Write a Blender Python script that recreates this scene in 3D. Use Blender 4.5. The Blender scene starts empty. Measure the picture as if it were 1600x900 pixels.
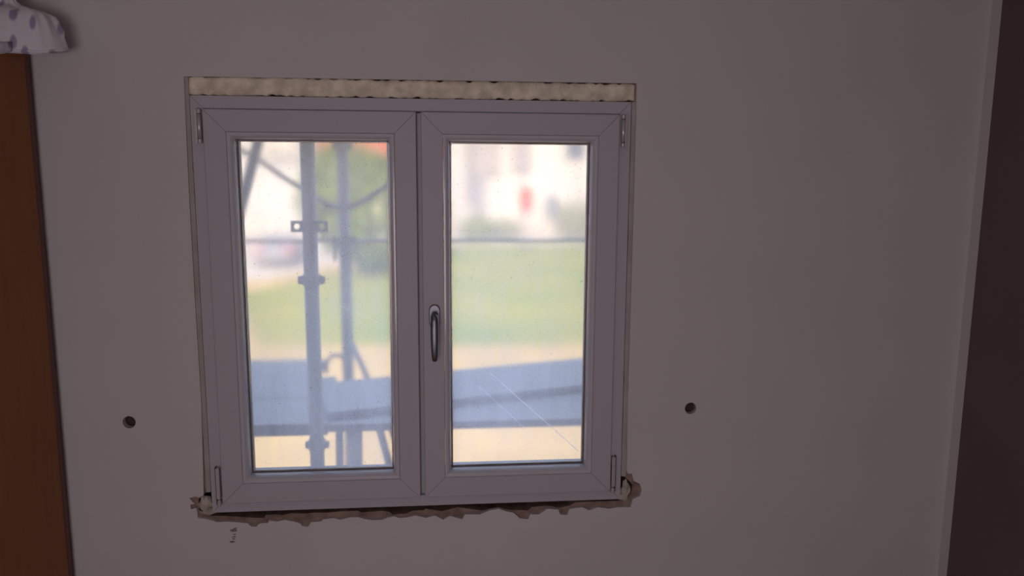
import bpy, bmesh, math, random
from mathutils import Vector, Matrix, noise
from mathutils.geometry import tessellate_polygon
random.seed(7)
SC = bpy.context.scene
COL = SC.collection

# ------------------------------------------------------------------ camera
CX, CY, CZ = 0.0719, -2.1538, 1.8345
YAW, PITCH, ROLL, FPX = 0.09204, 0.14661, 0.0061, 1171.4
fw = Vector((math.sin(YAW)*math.cos(PITCH), math.cos(YAW)*math.cos(PITCH), -math.sin(PITCH)))
rt = Vector((math.cos(YAW), -math.sin(YAW), 0)); up = rt.cross(fw)
r2 = rt*math.cos(ROLL)+up*math.sin(ROLL); u2 = -rt*math.sin(ROLL)+up*math.cos(ROLL)
cam = bpy.data.cameras.new('camera'); camo = bpy.data.objects.new('camera', cam); COL.objects.link(camo)
M4 = Matrix((r2, u2, -fw)).transposed().to_4x4(); M4.translation = (CX, CY, CZ)
camo.matrix_world = M4
cam.sensor_width = 36; cam.lens = FPX/1600*36; cam.clip_start = .02; cam.clip_end = 600
SC.camera = camo

# ------------------------------------------------------------------ world, sun, large lights, exposure
w = bpy.data.worlds.new('sky'); SC.world = w; w.use_nodes = True
bg = w.node_tree.nodes['Background']
bg.inputs[0].default_value = (.62, .75, 1.0, 1); bg.inputs[1].default_value = 1.75
sun = bpy.data.lights.new('sun', 'SUN'); suno = bpy.data.objects.new('sun', sun); COL.objects.link(suno)
sun.energy = 6.6; sun.angle = .01; sun.color = (1, .84, .62)
suno.rotation_euler = Vector((.22, .75, -.72)).to_track_quat('-Z', 'Y').to_euler()
# fill lamp added behind the camera to brighten the room
ar = bpy.data.lights.new('added_room_fill', 'AREA'); aro = bpy.data.objects.new('added_room_fill', ar); COL.objects.link(aro)
ar.shape = 'RECTANGLE'; ar.size = 1.1; ar.size_y = 1.1; ar.energy = 20; ar.color = (1, .885, .93)
aro.location = (-.25, -3.57, 1.25); aro.rotation_euler = (math.radians(90), 0, 0)
SC.view_settings.view_transform = 'Standard'; SC.view_settings.look = 'None'
SC.view_settings.exposure = 0; SC.view_settings.gamma = 1; SC.view_settings.use_curve_mapping = False
SC.cycles.use_denoising = True
SC.cycles.max_bounces = 16; SC.cycles.transmission_bounces = 16; SC.cycles.diffuse_bounces = 6
SC.cycles.caustics_refractive = True; SC.cycles.caustics_reflective = False
SC.cycles.sample_clamp_indirect = 4

# ------------------------------------------------------------------ materials
def mat(name, col, rough=.6, metal=0, spec=.5, bump=0, bscale=200, var=0, vscale=5, stretch=(1, 1, 1), col2=None):
    m = bpy.data.materials.new(name); m.use_nodes = True
    nt = m.node_tree; b = nt.nodes['Principled BSDF']
    b.inputs['Base Color'].default_value = (*col, 1); b.inputs['Roughness'].default_value = rough
    b.inputs['Metallic'].default_value = metal; b.inputs['Specular IOR Level'].default_value = spec
    tc = nt.nodes.new('ShaderNodeTexCoord'); mp = nt.nodes.new('ShaderNodeMapping')
    mp.inputs['Scale'].default_value = stretch
    nt.links.new(tc.outputs['Object'], mp.inputs[0])
    if var or col2:
        n = nt.nodes.new('ShaderNodeTexNoise'); n.inputs['Scale'].default_value = vscale; n.inputs['Detail'].default_value = 6
        nt.links.new(mp.outputs[0], n.inputs['Vector'])
        r = nt.nodes.new('ShaderNodeValToRGB')
        c2 = col2 or tuple(max(0, c*(1-var)) for c in col)
        r.color_ramp.elements[0].position = .35; r.color_ramp.elements[1].position = .65
        r.color_ramp.elements[0].color = (*c2, 1); r.color_ramp.elements[1].color = (*col, 1)
        nt.links.new(n.outputs['Fac'], r.inputs[0]); nt.links.new(r.outputs[0], b.inputs['Base Color'])
    if bump:
        n2 = nt.nodes.new('ShaderNodeTexNoise'); n2.inputs['Scale'].default_value = bscale; n2.inputs['Detail'].default_value = 4
        nt.links.new(mp.outputs[0], n2.inputs['Vector'])
        bp = nt.nodes.new('ShaderNodeBump'); bp.inputs['Strength'].default_value = bump; bp.inputs['Distance'].default_value = .002
        nt.links.new(n2.outputs['Fac'], bp.inputs['Height']); nt.links.new(bp.outputs[0], b.inputs['Normal'])
    return m

M = {}
M['paint'] = mat('white_wall_paint', (.62, .59, .60), .85, bump=.12, bscale=160, var=.04, vscale=3)
M['brown_paint'] = mat('dark_brown_wall_paint', (.155, .10, .10), .85, bump=.15, bscale=160, var=.1, vscale=3)
M['mortar'] = mat('brown_mortar', (.33, .235, .19), .95, bump=.9, bscale=220, var=.45, vscale=30)
M['masonry'] = mat('dark_masonry', (.16, .11, .09), .95, bump=.8, bscale=60, var=.4, vscale=20)
M['foam'] = mat('yellowed_foam', (.95, .87, .72), .95, bump=1, bscale=200, col2=(.66, .58, .47), vscale=26)
M['filler'] = mat('grey_joint_filler', (.47, .44, .42), .95, bump=.6, bscale=180, col2=(.40, .36, .335), vscale=14)
M['lump'] = mat('dusty_foam', (.55, .50, .44), .95, bump=.8, bscale=200, var=.3, vscale=40)
M['pvc'] = mat('white_pvc', (.485, .465, .515), .5, spec=.3)
M['pvc_bead'] = mat('white_pvc_bead', (.56, .545, .60), .14)
M['rubber'] = mat('grey_rubber', (.10, .075, .075), .5)
M['spacer'] = mat('aluminium_spacer', (.45, .42, .42), .4, .6)
M['steel'] = mat('brushed_steel', (.55, .54, .56), .38, .5)
M['alu'] = mat('satin_aluminium', (.15, .15, .175), .34, .8)
M['wood'] = mat('orange_brown_wood', (.33, .115, .021), .55, bump=.05, bscale=60, col2=(.28, .092, .018), vscale=5, stretch=(6, 6, .5))
M['wood_edge'] = mat('red_brown_wood_edge', (.16, .055, .035), .5, var=.2, vscale=8, stretch=(9, 9, .6))
M['floor'] = mat('oak_floor', (.34, .24, .16), .5, var=.25, vscale=6, stretch=(1, 8, 1))
M['ceil'] = mat('white_ceiling', (.75, .74, .74), .9)
M['scuff'] = mat('grey_scuff', (.27, .24, .24), .9, var=.3, vscale=200)
M['galv'] = mat('galvanised_scaffold_steel', (.31, .31, .335), .55, .1, var=.25, vscale=30)
M['plank'] = mat('weathered_scaffold_deck', (.31, .32, .35), .8, var=.2, vscale=12, stretch=(1, 8, 1))
M['cable'] = mat('dark_cable', (.22, .22, .23), .7)
M['sand'] = mat('sandy_ground', (.58, .40, .155), .95, var=.2, vscale=.6)
M['road'] = mat('pale_road', (.62, .53, .46), .95, var=.1, vscale=.4)
M['grass'] = mat('lawn_grass', (.31, .285, .03), .95, col2=(.18, .225, .025), vscale=.3, bump=.5, bscale=20)
M['leaf'] = mat('tree_leaves', (.24, .31, .04), .8, var=.35, vscale=3)
M['leaf2'] = mat('pale_tree_leaves', (.36, .38, .13), .8, var=.3, vscale=3)
M['bark'] = mat('bark', (.13, .10, .08), .9, var=.3, vscale=12)
M['white_wall'] = mat('white_house_wall', (.74, .69, .64), .9, var=.05, vscale=1)
M['cream_wall'] = mat('cream_house_wall', (.78, .70, .60), .9, var=.06, vscale=1)
M['pink_wall'] = mat('greyish_pink_wall', (.50, .43, .43), .9, var=.06, vscale=1)
M['roof'] = mat('red_roof_tiles', (.55, .13, .07), .9, var=.25, vscale=2)
M['dglass'] = mat('far_window_glass', (.16, .18, .24), .15)
M['carpaint'] = mat('silver_car_paint', (.42, .41, .46), .35, .2)
M['tyre'] = mat('tyre', (.03, .03, .03), .8)
M['red'] = mat('red_plastic', (.80, .07, .03), .5)
M['post'] = mat('grey_post', (.36, .35, .38), .6)
M['plug'] = mat('brown_plug', (.055, .035, .03), .8)

def cloth_mat():
    m = bpy.data.materials.new('white_cloth_lilac_leaf_print'); m.use_nodes = True
    nt = m.node_tree; b = nt.nodes['Principled BSDF']; b.inputs['Roughness'].default_value = .9
    tc = nt.nodes.new('ShaderNodeTexCoord')
    mp = nt.nodes.new('ShaderNodeMapping'); mp.inputs['Scale'].default_value = (25, 10.5, 1); mp.inputs['Rotation'].default_value = (0, 0, .2)
    mp.inputs['Location'].default_value = (.5, .1, 0)
    sx = nt.nodes.new('ShaderNodeSeparateXYZ'); cx = nt.nodes.new('ShaderNodeCombineXYZ')
    nt.links.new(tc.outputs['Object'], sx.inputs[0]); nt.links.new(sx.outputs[0], cx.inputs[0]); nt.links.new(sx.outputs[2], cx.inputs[1])
    nt.links.new(cx.outputs[0], mp.inputs[0])
    v = nt.nodes.new('ShaderNodeTexVoronoi'); v.voronoi_dimensions = '2D'; v.inputs['Scale'].default_value = 1; v.inputs['Randomness'].default_value = .45
    nt.links.new(mp.outputs[0], v.inputs['Vector'])
    r = nt.nodes.new('ShaderNodeValToRGB'); e = r.color_ramp.elements
    e[0].position = .13; e[0].color = (.33, .29, .43, 1); e[1].position = .22; e[1].color = (.70, .69, .74, 1)
    nt.links.new(v.outputs['Distance'], r.inputs[0]); nt.links.new(r.outputs[0], b.inputs['Base Color'])
    n = nt.nodes.new('ShaderNodeTexNoise'); n.inputs['Scale'].default_value = 26
    nt.links.new(tc.outputs['Object'], n.inputs['Vector'])
    bp = nt.nodes.new('ShaderNodeBump'); bp.inputs['Strength'].default_value = .5; bp.inputs['Distance'].default_value = .006
    nt.links.new(n.outputs['Fac'], bp.inputs['Height']); nt.links.new(bp.outputs[0], b.inputs['Normal'])
    return m
M['cloth'] = cloth_mat()

def clear_glass():
    m = bpy.data.materials.new('clear_glass'); m.use_nodes = True; nt = m.node_tree; nt.nodes.clear()
    o = nt.nodes.new('ShaderNodeOutputMaterial'); g = nt.nodes.new('ShaderNodeBsdfRefraction')
    g.inputs['Roughness'].default_value = 0; g.inputs['IOR'].default_value = 1.45
    nt.links.new(g.outputs[0], o.inputs[0]); return m

def dirty_glass(scratches):
    """Outer face of a pane: misted, dusty glass. Dust scatters daylight, mist blurs what lies behind."""
    m = bpy.data.materials.new('misted_dusty_glass'); m.use_nodes = True; nt = m.node_tree; nt.nodes.clear()
    N = nt.nodes.new; L = nt.links.new
    o = N('ShaderNodeOutputMaterial'); g = N('ShaderNodeBsdfRefraction'); t = N('ShaderNodeBsdfTranslucent'); mx = N('ShaderNodeMixShader')
    d = N('ShaderNodeBsdfDiffuse'); d.inputs[0].default_value = (.12, .08, .06, 1); mx2 = N('ShaderNodeMixShader')
    g.inputs['IOR'].default_value = 1.45; t.inputs[0].default_value = (.80, .82, .95, 1)
    tc = N('ShaderNodeTexCoord')
    def nz(scale, stretch, detail=3):
        mp = N('ShaderNodeMapping'); mp.inputs['Scale'].default_value = stretch; L(tc.outputs['Object'], mp.inputs[0])
        n = N('ShaderNodeTexNoise'); n.inputs['Scale'].default_value = scale; n.inputs['Detail'].default_value = detail
        L(mp.outputs[0], n.inputs['Vector']); return n.outputs['Fac']
    def mr(src, a, b, c, e):
        q = N('ShaderNodeMapRange'); q.inputs[1].default_value = a; q.inputs[2].default_value = b
        q.inputs[3].default_value = c; q.inputs[4].default_value = e; L(src, q.inputs[0]); return q.outputs[0]
    def mth(op, a, b):
        q = N('ShaderNodeMath'); q.operation = op
        for i, v in enumerate((a, b)):
            if isinstance(v, (int, float)): q.inputs[i].default_value = v
            elif v is not None: L(v, q.inputs[i])
        return q.outputs[0]
    streak = nz(34, (1, 1, .12)); cloud = nz(5, (1, 1, 1)); grain = nz(420, (1, 1, 1), 2)
    fac = mth('ADD', mr(streak, .3, .7, -.045, .045), mth('ADD', mr(cloud, .3, .7, .45, .57), mr(grain, .3, .7, -.13, .13)))
    sep = N('ShaderNodeSeparateXYZ'); L(tc.outputs['Object'], sep.inputs[0])
    for (x0, z0, x1, z1, hw, k) in scratches:
        dx, dz = x1-x0, z1-z0; ln = math.hypot(dx, dz); nx, nz_ = -dz/ln, dx/ln
        dist = mth('ABSOLUTE', mth('ADD', mth('ADD', mth('MULTIPLY', sep.outputs[0], nx), mth('MULTIPLY', sep.outputs[2], nz_)), -(x0*nx+z0*nz_)), None)
        al = mth('ADD', mth('ADD', mth('MULTIPLY', sep.outputs[0], dx/ln), mth('MULTIPLY', sep.outputs[2], dz/ln)), -(x0*dx/ln+z0*dz/ln))
        inside = mth('MULTIPLY', mth('GREATER_THAN', al, 0), mth('LESS_THAN', al, ln))
        fac = mth('ADD', fac, mth('MULTIPLY', mth('MULTIPLY', mr(dist, 0, hw, 1, 0), inside), k))
    fac = mth('MINIMUM', mth('MAXIMUM', fac, 0), 1)
    L(fac, mx.inputs[0]); L(g.outputs[0], mx.inputs[1]); L(t.outputs[0], mx.inputs[2])
    L(mr(cloud, .3, .7, .125, .165), g.inputs['Roughness'])
    sp = nz(170, (1, 1, 1), 2); spf = mr(sp, .70, .74, 0, .8)
    L(spf, mx2.inputs[0]); L(mx.outputs[0], mx2.inputs[1]); L(d.outputs[0], mx2.inputs[2])
    L(mx2.outputs[0], o.inputs[0]); return m

# ------------------------------------------------------------------ helpers
def link(name, me, m, parent=None, smooth=False):
    ob = bpy.data.objects.new(name, me); COL.objects.link(ob)
    for x in (m if isinstance(m, (list, tuple)) else [m]): me.materials.append(x)
    if parent is not None: ob.parent = parent
    if smooth:
        for p in me.polygons: p.use_smooth = True
    return ob
def obj(name, bm, m, parent=None, smooth=False, recalc=True):
    if recalc: bmesh.ops.recalc_face_normals(bm, faces=bm.faces)
    me = bpy.data.meshes.new(name); bm.to_mesh(me); bm.free()
    return link(name, me, m, parent, smooth)
def tag(o, label, cat, group=None, kind=None):
    o['label'] = label; o['category'] = cat
    if group: o['group'] = group
    if kind: o['kind'] = kind
    return o
def empty(name, loc=(0, 0, 0), parent=None):
    e = bpy.data.objects.new(name, None); COL.objects.link(e); e.location = loc; e.empty_display_size = .05
    if parent: e.parent = parent
    return e
def NB(): return bmesh.new()
def box(bm, x0, x1, y0, y1, z0, z1, bev=0):
    b2 = bmesh.new()
    bmesh.ops.create_cube(b2, size=1, matrix=Matrix.Translation(((x0+x1)/2, (y0+y1)/2, (z0+z1)/2)) @ Matrix.Diagonal((x1-x0, y1-y0, z1-z0, 1)))
    if bev: bmesh.ops.bevel(b2, geom=list(b2.edges), offset=bev, segments=2, affect='EDGES', profile=.5)
    me = bpy.data.meshes.new('tmp'); b2.to_mesh(me); b2.free(); bm.from_mesh(me); bpy.data.meshes.remove(me)
    return bm
def tube(bm, pts, r, n=14, caps=True):
    pts = [Vector(p) for p in pts]; rings = []
    for i, p in enumerate(pts):
        d = (pts[min(i+1, len(pts)-1)]-pts[max(i-1, 0)]).normalized()
        a = d.orthogonal() if abs(d.z) < .9 else Vector((1, 0, 0)).cross(d).cross(d)
        a = (Vector((0, 0, 1)).cross(d) if abs(d.z) < .9 else Vector((0, 1, 0)).cross(d)).normalized(); b = d.cross(a)
        rr = r[i] if isinstance(r, (list, tuple)) else r
        rings.append([bm.verts.new(p+a*rr*math.cos(2*math.pi*k/n)+b*rr*math.sin(2*math.pi*k/n)) for k in range(n)])
    for A, B in zip(rings, rings[1:]):
        for k in range(n): bm.faces.new((A[k], A[(k+1) % n], B[(k+1) % n], B[k]))
    if caps: bm.faces.new(rings[0][::-1]); bm.faces.new(rings[-1])
    return bm
def prism(loops, y0, y1, m, name, parent=None):
    """slab between y0 and y1 with outline loops[0] and holes loops[1:], given in x,z"""
    bm = NB(); F, B = [], []
    for lp in loops:
        F.append([bm.verts.new((x, y0, z)) for x, z in lp]); B.append([bm.verts.new((x, y1, z)) for x, z in lp])
    ff = [v for l in F for v in l]; bb = [v for l in B for v in l]
    for t in tessellate_polygon([[Vector((x, z, 0)) for x, z in lp] for lp in loops]):
        try: bm.faces.new([ff[i] for i in t]); bm.faces.new([bb[i] for i in t][::-1])
        except ValueError: pass
    for a, b in zip(F, B):
        n = len(a)
        for i in range(n): bm.faces.new((a[i], a[(i+1) % n], b[(i+1) % n], b[i]))
    return obj(name, bm, m, parent)
def rect(x0, x1, z0, z1): return [(x0, z0), (x1, z0), (x1, z1), (x0, z1)]
def circ(cx, cz, r, n=28): return [(cx+r*math.cos(2*math.pi*k/n), cz+r*math.sin(2*math.pi*k/n)) for k in range(n)]
def mitred(name, R, side, prof, m, parent, gap=.0003, smooth=False):
    """one mitred bar of a rectangular frame R=(x0,x1,z0,z1); profile points are (inset, y)"""
    x0, x1, z0, z1 = R; bm = NB(); A, B = [], []
    for t, y in prof:
        if side == 'bottom': a, b = (x0+t+gap, y, z0+t), (x1-t-gap, y, z0+t)
        elif side == 'top': a, b = (x0+t+gap, y, z1-t), (x1-t-gap, y, z1-t)
        elif side == 'left': a, b = (x0+t, y, z0+t+gap), (x0+t, y, z1-t-gap)
        else: a, b = (x1-t, y, z0+t+gap), (x1-t, y, z1-t-gap)
        A.append(bm.verts.new(a)); B.append(bm.verts.new(b))
    n = len(prof)
    for i in range(n): bm.faces.new((A[i], A[(i+1) % n], B[(i+1) % n], B[i]))
    for V in (A, B):
        vs = V
        for t in tessellate_polygon([[Vector((q[0], q[1], 0)) for q in prof]]):
            try: bm.faces.new([vs[i] for i in t])
            except ValueError: pass
    return obj(name, bm, m, parent, smooth)
SIDES = ('left', 'right', 'top', 'bottom')

# ------------------------------------------------------------------ room shell
XL, XR, YB, ZC = -1.66, 1.677, -3.70, 2.60
P1 = [(-.6212,2.0987),(-.6249,1.7890),(-.6252,1.4671),(-.6233,1.2063),(-.6311,.9100),(-.6436,.9022),(-.6554,.9059),(-.6722,.9015),(-.6624,.8880),(-.6566,.8845),(-.6704,.8801),(-.6696,.8668),(-.6543,.8712),(-.6520,.8579),(-.6514,.8397),(-.6289,.8355),(-.6110,.8299),(-.5991,.8244),(-.5716,.8251),(-.5473,.8225),(-.5107,.8177),(-.5020,.8074),(-.4867,.8051),(-.4758,.8158),(-.4515,.8167),(-.4478,.8241),(-.4236,.8195),(-.4026,.8243),(-.3784,.8177),(-.3577,.8113),(-.3544,.8036),(-.3371,.7991),(-.3261,.8139),(-.2980,.8147),(-.2907,.8220),(-.2590,.8246),(-.2415,.8183),(-.2131,.8248),(-.1883,.8250),(-.1672,.8174),(-.1424,.8134),(-.1175,.8136),(-.0995,.8206),(-.0816,.8237),(-.0674,.8175),(-.0423,.8185),(-.0171,.8233),(.0152,.8144),(.0405,.8211),(.0657,.8067),(.0851,.8182),(.1237,.8065),(.1310,.8216),(.1772,.8199),(.2064,.8317),(.2357,.8358),(.2553,.8274),(.2798,.8213),(.2996,.8025),(.3242,.7990),(.3315,.8143),(.3586,.8133),(.3831,.8305),(.4178,.8267),(.4230,.8109),(.4454,.8075),(.4525,.8280),(.4923,.8318),(.5125,.8206),(.5423,.8300),(.5775,.8235),(.6026,.8278),(.6429,.8264),(.6497,.8523),(.6721,.8619),(.6765,.8826),(.6709,.9010),(.6504,.9120),(.6447,.9355),(.6322,.9358),(.6279,.9437),(.6250,1.1798),(.6256,1.7944),(.6237,2.1014)]
P2 = [(-.6160,2.104),(-.6175,1.7888),(-.6185,1.2),(-.6190,.9209),(-.6508,.8921),(-.6508,.8583),(-.6171,.8391),(-.5804,.8377),(-.4886,.8275),(-.4643,.8266),(-.4604,.8359),(-.4360,.8369),(-.4116,.8341),(-.3835,.8387),(-.3485,.8356),(-.3203,.8383),(-.2780,.8368),(-.2425,.8393),(-.1893,.8393),(-.1787,.8331),(-.1609,.8344),(-.1180,.8367),(-.0966,.8321),(-.0860,.8221),(-.0643,.8251),(-.0463,.8245),(-.0282,.8334),(.0079,.8340),(.0128,.8383),(.0610,.8289),(.1096,.8400),(.1778,.8272),(.2170,.8258),(.2366,.8354),(.2612,.8268),(.3254,.8219),(.3352,.8319),(.3897,.8352),(.4197,.8263),(.4545,.8328),(.4743,.8436),(.6051,.8430),(.6302,.8450),(.6472,.8679),(.6515,.8939),(.6281,.9181),(.6185,.9235),(.6178,2.0403),(.6200,2.104)]
HOLES = [(-.8255, 1.1355), (.8210, 1.1393)]
wf = prism([rect(XL, XR, 0, ZC), P1]+[circ(x, z, .0180, 26) for x, z in HOLES], 0, .012, M['paint'], 'wall_front')
tag(wf, 'white painted plaster wall with broken plaster edge around the window', 'wall', kind='structure')
prism([rect(XL, XR, 0, ZC), P2]+[circ(x+.001, z+.001, .0165, 20) for x, z in HOLES], .012, .08, M['mortar'], 'mortar_layer', wf)
prism([rect(-6, 6, -2.5, 3.6), rect(-.585, .585, .862, 2.03)], .08, .30, M['masonry'], 'masonry_layer', wf)
for x, z in HOLES:   # brown plug sitting deep in each drilled hole
    bm = NB(); tube(bm, [(x, .022, z), (x, .07, z)], [.0135, .0155], 20)
    tube(bm, [(x+.003, .0205, z-.002), (x+.003, .0225, z-.002)], .007, 12)
    obj('wall_plug', bm, M['plug'], wf)
for x, z, sx, sz, a in ((-.551,.797,.011,.0045,.1),(-.549,.784,.005,.002,.2),(-.551,.7765,.0055,.0022,0),(-.5525,.770,.005,.002,.3),(-.558,.7615,.010,.0033,.15),(-.546,.8035,.006,.0018,-.1)):
    bm = NB(); n = 12
    vs = []
    for y in (-.0004, .0002):
        vs.append([bm.verts.new((x+1.25*sx*math.cos(6.283*k/n+a)*(.75+.4*noise.noise((k*1.7, x*90, z*90))), y, z+1.35*sz*math.sin(6.283*k/n)*(.8+.4*noise.noise((k*2.1, z*70, 3))))) for k in range(n)])
    bm.faces.new(vs[0]); bm.faces.new(vs[1][::-1])
    for k in range(n): bm.faces.new((vs[0][k], vs[0][(k+1) % n], vs[1][(k+1) % n], vs[1][k]))
    obj('scuff_mark', bm, M['scuff'], wf)

bm = box(NB(), XR, XR+.12, YB, .0, 0, ZC); wr = obj('wall_right', bm, M['brown_paint'])
tag(wr, 'dark brown painted side wall at the right edge', 'wall', kind='structure')
bm = box(NB(), XR-.0015, XR, -.040, 0, .0, ZC); tr = obj('trim_1', bm, M['paint'])
tag(tr, 'narrow white painted margin running down the corner beside the dark wall', 'trim', kind='structure')
bm = box(NB(), XL-.12, XL, YB, 0, 0, ZC); tag(obj('wall_left', bm, M['paint']), 'white wall behind the wardrobe', 'wall', kind='structure')
wb = prism([rect(XL, XR, 0, ZC), rect(-.85, .35, .65, 1.85)], YB-.12, YB, M['paint'], 'wall_back')
tag(wb, 'white wall behind the camera with an opening for the added window', 'wall', kind='structure')
bm = box(NB(), XL, XR, YB, 0, -.12, 0); tag(obj('floor', bm, M['floor']), 'wooden floor of the room', 'floor', kind='structure')
bm = box(NB(), XL, XR, YB, 0, ZC, ZC+.12); tag(obj('ceiling', bm, M['ceil']), 'plain white ceiling of the room', 'ceiling', kind='structure')
w2 = empty('added_window', (0, 0, 0)); tag(w2, 'added window behind the camera for the room fill lamp', 'window', kind='structure')  # unseen window, added as a setting for the fill lamp
for s in SIDES: mitred('frame_bar', (-.85, .35, .65, 1.85), s, [(0, YB-.09), (0, YB-.03), (.06, YB-.03), (.06, YB-.09)], M['pvc'], w2)
bm = box(NB(), -.80, .30, YB-.07, YB-.06, .70, 1.80); obj('added_pane', bm, M['white_wall'], w2)  # opaque pane of the added window, behind the fill lamp

# ------------------------------------------------------------------ the window
win = empty('window_1', (0, .008, .85))
tag(win, 'white plastic double casement window with misted panes', 'window', kind='structure')
WI = Matrix.Translation((0, .008, .85)).inverted()
def into(o):   # parts are modelled in room coordinates; keep them there under a moved parent
    o.matrix_parent_inverse = WI
    return o
FR = (-.612, .612, .85, 2.05)
fprof = [(0, .078), (0, .009), (.001, .008), (.0338, .008), (.0345, .0087), (.0345, .069), (.06, .069), (.06, .078)]
for s in SIDES: into(mitred('frame_bar', FR, s, fprof, M['pvc'], win, .0005))
YF = -.007
sprof = [(0, .066), (0, YF+.003), (.001, YF+.001), (.003, YF), (.0592, YF), (.0605, YF+.0012), (.061, YF+.003), (.061, .066)]
bprof = [(.0612, .030), (.0612, YF+.002), (.0622, YF+.0006), (.0665, YF+.0006), (.0705, YF+.002), (.0745, YF+.006), (.0775, YF+.011), (.0795, YF+.018), (.0800, .030)]
gprof = [(.0770, .0275), (.0818, .0280), (.0818, .0298), (.0770, .0298)]
oprof = [(.0755, .0485), (.0820, .0485), (.0820, .064), (.0755, .064)]
pprof = [(.0755, .0345), (.0850, .0345), (.0850, .0435), (.0755, .0435)]
CG = clear_glass()
sash_defs = [((-.577, -.001, .8825, 2.0135), [(-.36, 1.52, -.10, 1.40, .0012, .22), (-.395, 1.45, -.33, 1.53, .0014, .15), (-.17, 1.62, -.08, 1.50, .0010, .16)]),
             ((.012, .577, .8825, 2.0135), [(.21, 1.25, .485, .995, .0022, .35), (.175, 1.21, .32, 1.07, .0035, .16), (.27, 1.19, .40, 1.08, .003, .08), (.15, 1.30, .23, 1.22, .002, .12)])]
for i, (R, scr) in enumerate(sash_defs):
    x0, x1, z0, z1 = R
    sash = empty('sash', (0, 0, 0), win); sash.matrix_parent_inverse = WI
    for s in SIDES:
        mitred('sash_rail' if s in ('top', 'bottom') else 'sash_stile', R, s, sprof, M['pvc'], sash, .0005)
        mitred('glazing_bead', R, s, bprof, M['pvc_bead'], sash, .0001)
    bm = NB()
    def ring(bm, prof):
        me = None
        for s in SIDES:
            o = mitred('tmp', R, s, prof, M['rubber'], None, 0); bm.from_mesh(o.data); me = o.data
            bpy.data.objects.remove(o); bpy.data.meshes.remove(me)
    ring(bm, gprof); ring(bm, oprof); obj('gasket', bm, M['rubber'], sash)
    bm = NB(); ring(bm, pprof); obj('spacer_bar', bm, M['spacer'], sash)
    bm = box(NB(), x0+.0725, x1-.0725, .030, .034, z0+.0725, z1-.0725); obj('glass_pane', bm, CG, sash)
    bm = box(NB(), x0+.0725, x1-.0725, .044, .048, z0+.0725, z1-.0725)
    for f in bm.faces:
        if f.calc_center_median().y > .0479: f.material_index = 1
    gp = obj('glass_pane', bm, [CG, dirty_glass(scr)], sash); gp['label'] = 'misted dusty outer pane'
bm = box(NB(), -.0008, .0118, .022, .050, .884, 2.012, .001); into(obj('astragal', bm, M['pvc'], win))

# hinges
def hinge_top(x, s):
    h = empty('hinge', (x, -.004, 1.967), win); h.matrix_parent_inverse = WI; h['label'] = 'steel barrel hinge'
    bm = NB(); tube(bm, [(0, 0, -.0325), (0, 0, .0325)], .0064, 18); obj('hinge_barrel', bm, M['steel'], h, True)
    for a, b in ((.0338, .0455), (-.0455, -.0338)):
        bm = NB(); tube(bm, [(0, 0, a), (0, 0, a+.001), (0, 0, b-.001), (0, 0, b)], [.0058, .0066, .0066, .0058], 18); obj('hinge_knuckle', bm, M['steel'], h)
    bm = box(NB(), -.0085*s-.0022, -.0085*s+.0022, -.001, .012, -.0455, .0455, .0006); obj('hinge_leaf', bm, M['steel'], h)
hinge_top(-.5865, 1); hinge_top(.5875, -1)
def hinge_bottom(x, s):
    h = empty('hinge', (x, -.006, .935), win); h.matrix_parent_inverse = WI; h['label'] = 'steel corner hinge with lower cup'
    bm = box(NB(), -.0055, .0055, -.006, .012, -.036, .058, .0015); obj('hinge_cover', bm, M['steel'], h)
    bm = box(NB(), -.0080, -.0056, -.002, .013, -.052, .060, .0005) if s > 0 else box(NB(), .0056, .0080, -.002, .013, -.052, .060, .0005)
    obj('hinge_leaf', bm, M['rubber'], h)
    bm = NB(); tube(bm, [(0, .001, -.057), (0, .001, -.0555), (0, .001, -.0425), (0, .001, -.0405)], [.0050, .0064, .0064, .0052], 18)
    tube(bm, [(0, .001, -.0405), (0, .001, -.036)], .0028, 10); obj('hinge_cup', bm, M['steel'], h)
hinge_bottom(-.5865, 1); hinge_bottom(.5845, -1)

# handle
hd = empty('handle', (.0455, YF, 1.438), win); hd.matrix_parent_inverse = WI; hd['label'] = 'satin aluminium tilt and turn handle'
def capsule(bm, hw, ztop, zbot, y0, y1, n=10, ins=.002):
    pts = [(hw*math.cos(math.pi*k/n), ztop-hw+hw*math.sin(math.pi*k/n)) for k in range(n+1)]+[(-hw*math.cos(math.pi*k/n), zbot+hw-hw*math.sin(math.pi*k/n)) for k in range(n+1)]
    rows = [(y0, 1), (y1+ins, 1), (y1, 1-ins/hw)]
    R = [[bm.verts.new((x*s, y, (z-(ztop+zbot)/2)*(1-(1-s)*.5)+(ztop+zbot)/2)) for x, z in pts] for y, s in rows]
    for A, B in zip(R, R[1:]):
        for k in range(len(A)): bm.faces.new((A[k], A[(k+1) % len(A)], B[(k+1) % len(A)], B[k]))
    bm.faces.new(R[0]); bm.faces.new(R[-1])
bm = NB(); capsule(bm, .0155, .032, -.036, 0, -.009); obj('rosette', bm, M['alu'], hd)
bm = NB(); tube(bm, [(0, -.008, 0), (0, -.030, 0)], [.0105, .0095], 20); obj('neck', bm, M['alu'], hd, True)
bm = NB(); rows = [(.012, .0030, .0060, -.034), (.0095, .0075, .0105, -.036), (.004, .0100, .0125, -.038), (-.010, .0112, .0115, -.041), (-.030, .0114, .0095, -.045), (-.060, .0110, .0082, -.048), (-.090, .0098, .0075, -.049), (-.112, .0086, .0068, -.048), (-.121, .0076, .0058, -.047), (-.1255, .0050, .0035, -.0465)]
RR = []
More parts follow.
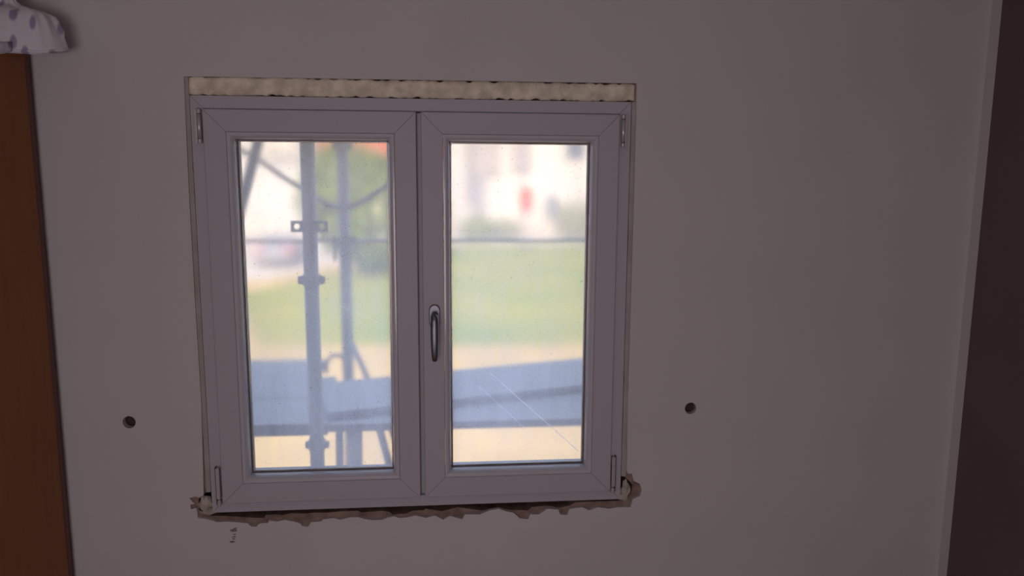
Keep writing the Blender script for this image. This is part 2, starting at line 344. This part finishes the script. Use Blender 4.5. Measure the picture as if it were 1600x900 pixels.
for z, a, b, y in rows:
    RR.append([bm.verts.new((math.copysign(abs(math.cos(t))**.7, math.cos(t))*a, y+math.copysign(abs(math.sin(t))**.7, math.sin(t))*b, z)) for t in [2*math.pi*k/20 for k in range(20)]])
for A, B in zip(RR, RR[1:]):
    for k in range(20): bm.faces.new((A[k], A[(k+1) % 20], B[(k+1) % 20], B[k]))
bm.faces.new(RR[0]); bm.faces.new(RR[-1]); obj('lever', bm, M['alu'], hd, True)

# insulation foam in the joints around the frame
def foam_block(name, x0, x1, z0, z1, y0, y1, nx, nz_, amp, seed, edge=.004):
    bm = NB(); G = []
    for i in range(nx+1):
        row = []
        for j in range(nz_+1):
            u, v = i/nx, j/nz_; x = x0+(x1-x0)*u; z = z0+(z1-z0)*v
            e = min(1, min(v, 1-v)*nz_/2.0)*min(1, min(u, 1-u)*nx/2.0)
            d = amp*(noise.fractal((x*55+seed, z*55, seed), 1, 2, 4)+.5*noise.noise((x*160, z*160, seed)))
            zz = z
            if j in (0, nz_): zz += (1 if j == 0 else -1)*edge*max(0, noise.noise((x*70, seed, j))+.1)
            row.append(bm.verts.new((x, y0+(1-e)*.006+d, zz)))
        G.append(row)
    for i in range(nx):
        for j in range(nz_): bm.faces.new((G[i][j], G[i+1][j], G[i+1][j+1], G[i][j+1]))
    loop = [G[i][0] for i in range(nx+1)]+[G[nx][j] for j in range(1, nz_+1)]+[G[i][nz_] for i in range(nx-1, -1, -1)]+[G[0][j] for j in range(nz_-1, 0, -1)]
    bk = [bm.verts.new((v.co.x, y1, v.co.z)) for v in loop]; n = len(loop)
    for k in range(n): bm.faces.new((loop[k], loop[(k+1) % n], bk[(k+1) % n], bk[k]))
    bm.faces.new(bk)
    return obj(name, bm, M['foam'], wf, True)
foam_block('foam_strip', -.6125, .620, 2.0512, 2.1005, .003, .07, 300, 10, .0026, 1.3, .007)
def lump(x, z, rx, rz, seed, y=.012):
    bm = NB(); bmesh.ops.create_icosphere(bm, subdivisions=4, radius=1)
    for v in bm.verts:
        k = 1+.35*noise.fractal((v.co.x*1.6+seed, v.co.y*1.6, v.co.z*1.6), 1, 2, 3)
        v.co = Vector((x+v.co.x*rx*k, y+v.co.y*.010*k, z+v.co.z*rz*k))
    obj('foam_lump', bm, M['lump'], wf, True)
lump(-.631, .879, .017, .026, 2.1); lump(-.622, .853, .020, .011, 5.2, .016); lump(.629, .880, .013, .030, 8.4); lump(.622, .856, .014, .012, 3.7)
# plaster filler down both sides of the frame
def filler(xa, xb, zl, zh, seed):
    bm = NB(); n = 150; L = []
    for k in range(n+1):
        z = zl+(zh-zl)*k/n; w1 = .0012*noise.noise((z*22, seed, 0)); w2 = .0014*max(0, noise.noise((z*45, seed, 5)))
        d = .0012*noise.noise((z*60, seed, 9))
        L.append([bm.verts.new(q) for q in ((xa+w1, .07, z), (xa+w1, .0075+d, z), ((xa+xb)/2, .0055+d, z), (xb-w2*(1 if xb > xa else -1), .0085+d, z), (xb-w2*(1 if xb > xa else -1), .07, z))])
    for A, B in zip(L, L[1:]):
        for k in range(5): bm.faces.new((A[k], A[(k+1) % 5], B[(k+1) % 5], B[k]))
    bm.faces.new(L[0]); bm.faces.new(L[-1][::-1]); obj('joint_filler', bm, M['filler'], wf)
filler(-.626, -.6128, .915, 2.100, 1.1); filler(.628, .6132, .925, 2.050, 4.4)

# ------------------------------------------------------------------ wardrobe and the cloth bundle on it
wd = empty('wardrobe', (-1.0, -.68, 0)); tag(wd, 'tall orange brown wooden wardrobe at the left edge of the window wall', 'wardrobe')
WT = 2.143
bm = box(NB(), -.60, -.022, -.60, -.582, .0, WT, .001); obj('side_panel', bm, M['wood'], wd)
bm = box(NB(), -.60, -.0, .634, .652, .0, WT, .001); obj('side_panel', bm, M['wood_edge'], wd)
bm = box(NB(), -.60, -.022, -.582, .634, WT-.020, WT, .001); obj('top_panel', bm, M['wood'], wd)
bm = box(NB(), -.60, -.022, -.582, .634, .08, .10, .001); obj('bottom_panel', bm, M['wood'], wd)
bm = box(NB(), -.60, -.594, -.582, .634, .10, WT-.02); obj('back_panel', bm, M['wood'], wd)
bm = box(NB(), -.06, -.045, -.582, .634, 0, .08); obj('plinth', bm, M['wood_edge'], wd)
for a, b, hy in ((-.598, .0255, -.01), (.0285, .632, .065)):
    bm = box(NB(), -.020, .0, a, b, .09, WT-.001, .0012); dr = obj('door', bm, M['wood'], wd)
    bm = NB(); tube(bm, [(.0, hy, .95), (.028, hy, .95), (.028, hy, 1.10), (.0, hy, 1.10)], .005, 10)
    if hy < 0: obj('door_handle', bm, M['steel'], dr)
    else: bm.free()

cb = empty('cloth_bundle', (-.997, -.104, WT+.002)); tag(cb, 'white cloth bundle with faded lilac leaf print on top of the wardrobe', 'bundle')
RXR, RXL, RYB = .127, .26, .076
def droop(x, y, z):   # the cloth sags over the wardrobe's front edge
    k = min(1, max(0, (x-.001)/.012)); k = k*k*(3-2*k)*min(1, max(0, .12-y/.066))
    return z-.021*k*max(0, 1-max(z, 0)/.05)
prof = [(.975, 0), (1.0, .003), (1.0, .010), (.955, .030), (.91, .046), (.86, .061), (.78, .079), (.56, .092), (.36, .098), (.20, .104), (.12, .112), (.10, .120), (.13, .128), (.24, .142), (.34, .157), (.38, .174)]
bm = NB(); n = 96; RG = []
for q, (rf, z) in enumerate(prof):
    row = []
    for k in range(n):
        t = 2*math.pi*k/n; cx, sy = math.cos(t), math.sin(t)
        rx = RXR if cx > 0 else RXL
        wv = 1+(.035*math.sin(9*t+1)+.03*math.sin(14*t+.5)+.02*math.sin(23*t))*(1.0 if q > 3 else .2)*(2.2 if q >= 9 else 1)
        nz0 = .006*noise.noise((cx*3, sy*3, z*20))
        x = cx*rx*rf*wv
        row.append(bm.verts.new((x, sy*RYB*rf*wv, droop(x, sy*RYB*rf*wv, z+nz0*(1 if 2 < q < 12 else 0)))))
    RG.append(row)
for A, B in zip(RG, RG[1:]):
    for k in range(n): bm.faces.new((A[k], A[(k+1) % n], B[(k+1) % n], B[k]))
for k in range(n//2-1):      # underside, strip by strip so that it follows the sag
    a, b = RG[0][k], RG[0][k+1]; c, d = RG[0][(n-k-1) % n], RG[0][(n-k) % n]
    bm.faces.new([v for i_, v in enumerate((a, d, c, b)) if v not in (a, d, c, b)[:i_]])
obj('cloth', bm, M['cloth'], cb, True)
bm = NB(); pts = []
for k in range(0, 97):
    t = 2*math.pi*k/96; x = math.cos(t)*(RXR if math.cos(t) > 0 else RXL)
    pts.append((x, math.sin(t)*RYB, droop(x, math.sin(t)*RYB, .0042)+.0008*math.sin(11*t)))
tube(bm, pts, .0036, 8, False); obj('hem', bm, M['cloth'], cb, True)
bm = NB(); pts = [(math.cos(t)*.0155*(1.9 if math.cos(t) < 0 else 1), math.sin(t)*.0095, .1195) for t in [2*math.pi*k/24 for k in range(25)]]
tube(bm, pts, .0035, 8, False); obj('tie', bm, M['cloth'], cb, True)
bm = NB(); F = []                      # loose flap hanging a little over the front
for i in range(13):
    r_ = []
    for j in range(5):
        u, v = i/12, j/4
        r_.append(bm.verts.new((.004+.036*u, -.081-.004*v-.002*math.sin(u*9), .004-(.032-.008*u)*v)))
    F.append(r_)
for i in range(12):
    for j in range(4): bm.faces.new((F[i][j], F[i+1][j], F[i+1][j+1], F[i][j+1]))
bmesh.ops.solidify(bm, geom=list(bm.faces), thickness=.002); obj('flap', bm, M['cloth'], cb, True)

# ------------------------------------------------------------------ outside: scaffold
sf = empty('scaffold', (-.36, .35, -2.5)); tag(sf, 'grey steel tube scaffold with deck planks outside the window', 'scaffold')
SI = Matrix.Translation((-.36, .35, -2.5)).inverted()
def spart(name, bm, m=None, smooth=False):
    o = obj(name, bm, m or M['galv'], sf, smooth); o.matrix_parent_inverse = SI; return o
spart('standard', tube(NB(), [(-.362, .35, -2.5), (-.362, .35, 3.6)], .0242, 20), None, True)
spart('standard', tube(NB(), [(-.388, 1.42, -2.5), (-.388, 1.42, 3.6)], .0275, 20), None, True)
# perforated connector plates and couplers
for sx in (-1, 1):
    c = -.360+sx*.038; prism([rect(c-.021, c+.021, 1.655, 1.691), circ(c+sx*.002, 1.673, .0095, 16)], .330, .338, M['galv'], 'connector_plate', sf).matrix_parent_inverse = SI
bm = NB(); tube(bm, [(-.362, .35, 1.478), (-.362, .35, 1.481), (-.362, .35, 1.511), (-.362, .35, 1.514)], [.027, .031, .031, .027], 20)
box(bm, -.405, -.317, .340, .352, 1.483, 1.509, .003); spart('coupler', bm)
bm = NB(); tube(bm, [(-.362, .35, .915), (-.362, .35, .945)], .030, 20); box(bm, -.400, -.320, .340, .352, .918, .942, .003); spart('coupler', bm)
bm = NB(); tube(bm, [(-.388, 1.42, 1.47), (-.388, 1.42, 1.55)], .030, 20)
for s in (-1, 1): box(bm, -.388+s*.047-.007, -.388+s*.047+.007, 1.405, 1.42, 1.44, 1.56, .002); box(bm, min(-.388, -.388+s*.047), max(-.388, -.388+s*.047), 1.408, 1.42, 1.52, 1.545)
spart('coupler', bm)
bm = NB(); tube(bm, [(-.388, 1.42, 1.95), (-.388, 1.42, 2.01)], .031, 20); box(bm, -.435, -.341, 1.41, 1.43, 1.955, 2.0, .003); spart('coupler', bm)
spart('guard_rail', tube(NB(), [(-3.2, 1.45, 1.532), (3.2, 1.45, 1.532)], .0085, 12), None, True)
spart('diagonal_brace', tube(NB(), [(-.560, .90, 2.247), (-.97, .90, .87)], .0215, 16), None, True)
def plank(cx, cy, z, ln, wd_, rot, th=.045):
    bm = box(NB(), -ln/2, ln/2, -wd_/2, wd_/2, -th, 0, .004)
    bmesh.ops.transform(bm, verts=bm.verts, matrix=Matrix.Translation((cx, cy, z)) @ Matrix.Rotation(rot, 4, 'Z')); spart('deck_plank', bm, M['plank'])
for k, e in enumerate((-.345, -.40, -.50)): plank(e-1.1, .632+k*.328, .962, 2.2, .318, 0)
plank(.86, .585, .958, 2.40, .225, 0.0, .03)
plank(.50, .985, .990, 1.90, .42, math.radians(17), .028)
plank(.81, .815, .957, 2.40, .22, 0, .03)
plank(-.14, .985, .957, .70, .11, 0, .03)
for a, b, r_ in (((-.305, .48, .93), (-.312, .48, .30), .013), ((-.245, .50, .93), (-.250, .50, .30), .020), ((-.165, .50, .935), (-.05, .50, .45), .014), ((-.125, .52, .93), (-.015, .52, .55), .012)):
    spart('under_strut', tube(NB(), [a, b], r_, 14), None, True)
spart('foot_brace', tube(NB(), [(-.36, 1.35, 1.06), (-.275, 1.20, .93)], .013, 12), None, True)
spart('bracket', tube(NB(), [(-.475, 1.30, .93), (-.470, 1.30, .985), (-.445, 1.30, 1.012), (-.415, 1.30, 1.015), (-.39, 1.30, .99), (-.382, 1.30, .93)], .010, 10), None, True)

cpts = [(-.83, 1.955), (-.75, 1.912), (-.642, 1.834), (-.533, 1.764), (-.45, 1.713), (-.38, 1.693), (-.308, 1.713), (-.172, 1.80), (0, 1.93), (.15, 2.08), (.25, 2.3)]
cpts = [(-1.3, 2.25), (-1.05, 2.09)]+cpts
fine = []
for i in range(len(cpts)-1):
    p0, p1, p2, p3 = (Vector(cpts[max(0, min(len(cpts)-1, i+d))]) for d in (-1, 0, 1, 2))
    for t in (0, .25, .5, .75): fine.append(.5*((2*p1)+(-p0+p2)*t+(2*p0-5*p1+4*p2-p3)*t*t+(-p0+3*p1-3*p2+p3)*t**3))
bm = tube(NB(), [(q.x, 1.30, q.y) for q in fine], .0115, 10)
tag(obj('hanging_hose', bm, M['cable'], None, True), 'dark hose sagging in a loop between the scaffold poles', 'hose')

# ------------------------------------------------------------------ outside: ground
ZG = -2.5
bm = box(NB(), -60, 80, .30, 130, ZG-.3, ZG); tag(obj('ground', bm, M['sand']), 'sunlit sandy ground outside the window', 'ground', kind='structure')
def slab(name, pts, z, th, m):
    bm = NB(); a = [bm.verts.new((x, y, z)) for x, y in pts]; b = [bm.verts.new((x, y, z-th)) for x, y in pts]; n = len(pts)
    bm.faces.new(a); bm.faces.new(b[::-1])
    for k in range(n): bm.faces.new((a[k], b[k], b[(k+1) % n], a[(k+1) % n]))
    return obj(name, bm, m)
lw = slab('lawn', [(-4.6, 17.2), (4.5, 16.8), (16, 18), (32, 30), (34, 46), (4, 45.5), (-2.8, 45), (-3.6, 34), (-6.0, 29), (-7.3, 25)], ZG+.06, .08, M['grass'])
tag(lw, 'green lawn stretching away beyond the scaffold', 'lawn', kind='structure')
rd = slab('road', [(-40, 30), (-7.5, 30), (-5.0, 36), (-3.2, 47), (60, 48), (60, 57), (-40, 57)], ZG+.02, .04, M['road'])
tag(rd, 'pale road behind the lawn', 'road', kind='structure')

# ------------------------------------------------------------------ outside: trees, hedges
def tree(name, x, y, h, rx, rz, seed, m, label, trunk=True, nleaf=1500, cat='tree', group=None, zc=None):
    t = empty(name, (x, y, ZG)); tag(t, label, cat, group)
    rnd = random.Random(seed); bm = NB(); zc = zc if zc is not None else h-rz
    for k in range(nleaf):
        u = Vector((rnd.gauss(0, 1), rnd.gauss(0, 1), rnd.gauss(0, 1))).normalized()
        lump_ = 1+.28*noise.noise(u*2.2+Vector((seed, 0, 0)))
        rr = rnd.uniform(.55, 1)**.5*lump_
        c = Vector((u.x*rx*rr, u.y*rx*rr, zc+u.z*rz*rr)); s = rnd.uniform(.16, .30)*max(.6, rx/2)
        a = Vector((rnd.gauss(0, 1), rnd.gauss(0, 1), rnd.gauss(0, 1))).normalized(); b = a.orthogonal().normalized()
        q = [bm.verts.new(c+a*s), bm.verts.new(c+b*s*.6), bm.verts.new(c-a*s), bm.verts.new(c-b*s*.6)]; bm.faces.new(q)
    o = obj('foliage', bm, m, t, recalc=False)
    bm = NB()
    if trunk: tube(bm, [(0, 0, 0), (.05, 0, h*.3), (0, .05, zc)], [.16, .12, .06], 10)
    else: tube(bm, [(0, 0, 0), (0, 0, zc)], [.06, .03], 8)
    obj('trunk', bm, M['bark'], t, True)
tree('leafy_tree', -5.8, 41, 6.5, 2.1, 3.0, 11, M['leaf'], 'rounded green tree behind the second scaffold pole', zc=3.3)
tree('leafy_tree', -3.1, 31, 5.5, 1.7, 2.7, 12, M['leaf'], 'green tree between the second scaffold pole and the window mullion', zc=2.9)
tree('leafy_tree', -1.3, 39, 4.5, 1.5, 2.0, 14, M['leaf2'], 'pale green tree hidden mostly by the window mullion', zc=2.5)
for k, (x, y, rx, hh, m, lb) in enumerate(((2.2, 49, 1.2, 1.7, 'leaf', 'low green shrub by the road at the left of the right pane'), (4.4, 51, 1.2, 1.5, 'leaf2', 'low pale shrub by the road left of the red sign'), (9.4, 50, 1.6, 2.6, 'leaf2', 'broad shrub by the road right of the red sign'), (12.6, 49.5, 1.2, 2.4, 'leaf', 'green shrub by the road near the right window edge'))):
    tree('shrub', x, y, hh, rx, hh*.5, 30+k, M[m], lb, False, 500, 'shrub', 'roadside shrubs', zc=hh*.5)

# ------------------------------------------------------------------ outside: houses
def house(name, x0, x1, y, depth, h, wall, label, wins, roof=None, blocks=()):
    t = empty(name, ((x0+x1)/2, y, ZG)); tag(t, label, 'building'); TI = Matrix.Translation(((x0+x1)/2, y, ZG)).inverted()
    def pt(n, bm, m, par=None):
        o = obj(n, bm, m, par or t); o.matrix_parent_inverse = TI if par is None else Matrix.Identity(4); return o
    pt('wall', box(NB(), x0, x1, y, y+depth, ZG, ZG+h), wall)
    for (a, b, c, d) in wins:
        f = pt('window', box(NB(), a, b, y-.08, y+.05, ZG+c, ZG+d), M['post'])
        o = obj('pane', box(NB(), a+.08, b-.08, y-.10, y-.06, ZG+c+.08, ZG+d-.08), M['dglass'], f)
    for (a, b, c, d, pr, m) in blocks: pt('bay', box(NB(), a, b, y-pr, y, ZG+c, ZG+d, .03), M[m])
    if roof:
        bm = NB(); e = .5; z = ZG+h; yr = y+depth/2
        V = [bm.verts.new(q) for q in ((x0-e, y-e, z), (x1+e, y-e, z), (x1+e, y+depth+e, z), (x0-e, y+depth+e, z), (x0+1, yr, z+roof), (x1-1, yr, z+roof))]
        for f in ((0, 1, 5, 4), (1, 2, 5), (2, 3, 4, 5), (3, 0, 4), (3, 2, 1, 0)): bm.faces.new([V[i] for i in f])
        pt('roof', bm, M['roof'])
house('white_house', .4, 24, 60, 8, 9.0, M['white_wall'], 'large white house beyond the lawn in the right pane', [(10.2, 11.8, 5.8, 8.4), (8.6, 9.6, .8, 2.8), (12.6, 13.6, .8, 2.8), (13.2, 14.6, 5.8, 8.4)],
      blocks=[(2.05, 2.4, 2.3, 9, .5, 'post'), (2.6, 4.7, 4.6, 9, .3, 'pink_wall'), (2.5, 3.5, 1.2, 4.6, .3, 'post'), (5.7, 7.3, 4.9, 9, .3, 'pink_wall'), (.4, 1.8, 0, 9, .25, 'white_wall')])
house('pale_house', -20, -11.0, 58, 8, 9.0, M['white_wall'], 'pale sunlit house behind the parked car', [(-18.2, -17.0, 2.4, 4.0), (-12.6, -11.6, 5.4, 7.0)], blocks=[(-14.4, -11.0, 5.9, 9, .3, 'cream_wall')])
house('red_roofed_house', -13.5, .2, 72, 8, 6.4, M['cream_wall'], 'cream house with a red tiled roof behind the trees', [(-10.5, -9.4, 2.2, 3.8), (-4.2, -3.1, 2.2, 3.8)], 3.2)

# red sign on a post
sg = empty('sign_post', (4.72, 40, ZG)); tag(sg, 'blurred red sign on a grey post seen through the right pane', 'sign')
obj('post', tube(NB(), [(-.18, 0, 0), (-.18, 0, 6.5)], .075, 14), M['post'], sg, True)
bm = NB(); capsule(bm, .34, 3.80, 2.35, -.03, -.10, 10, .02); obj('sign_panel', bm, M['red'], sg)
bm = box(NB(), -.20, .05, -.06, .02, 3.0, 3.2, .01); obj('clamp', bm, M['post'], sg)

# parked car, tail towards the window
car = empty('car', (-7.95, 34.2, ZG+.02)); tag(car, 'silver car parked on the pale road with red tail lights', 'car')
side = [(0, .32), (-.02, .55), (0, .88), (.10, .98), (.42, 1.46), (.75, 1.53), (1.9, 1.50), (2.65, 1.02), (3.7, .90), (3.95, .72), (4.0, .36)]
bm = NB(); cols = []
for x, k in ((-.86, .94), (-.80, 1.0), (.80, 1.0), (.86, .94)):
    cols.append([bm.verts.new(((x if z < 1.0 else x*.82), y, z*(k if z > 1.0 else 1))) for y, z in side])
n = len(side)
for A, B in zip(cols, cols[1:]):
    for i in range(n): bm.faces.new((A[i], A[(i+1) % n], B[(i+1) % n], B[i]))
bm.faces.new(cols[0]); bm.faces.new(cols[-1][::-1]); obj('body', bm, M['carpaint'], car)
bm = NB(); V = [bm.verts.new(q) for q in ((-.60, .105, 1.02), (.60, .105, 1.02), (.52, .385, 1.43), (-.52, .385, 1.43), (-.60, .085, 1.03), (.60, .085, 1.03), (.52, .365, 1.44), (-.52, .365, 1.44))]
for f in ((0, 1, 2, 3), (4, 5, 6, 7), (0, 1, 5, 4), (1, 2, 6, 5), (2, 3, 7, 6), (3, 0, 4, 7)): bm.faces.new([V[i] for i in f])
obj('rear_window', bm, M['dglass'], car)
for s in (-1, 1): obj('tail_light', box(NB(), *sorted((s*.55, s*.85)), -.05, .05, .70, .96, .015), M['red'], car)
obj('bumper', box(NB(), -.84, .84, -.08, .06, .34, .54, .03), M['post'], car)
obj('number_plate', box(NB(), -.26, .26, -.05, -.01, .66, .78, .003), M['white_wall'], car)
for x in (-.76, .76):
    for y in (.75, 3.2): obj('wheel', tube(NB(), [(x-.1, y, .32), (x-.08, y, .32), (x+.08, y, .32), (x+.1, y, .32)], [.27, .32, .32, .27], 20), M['tyre'], car)
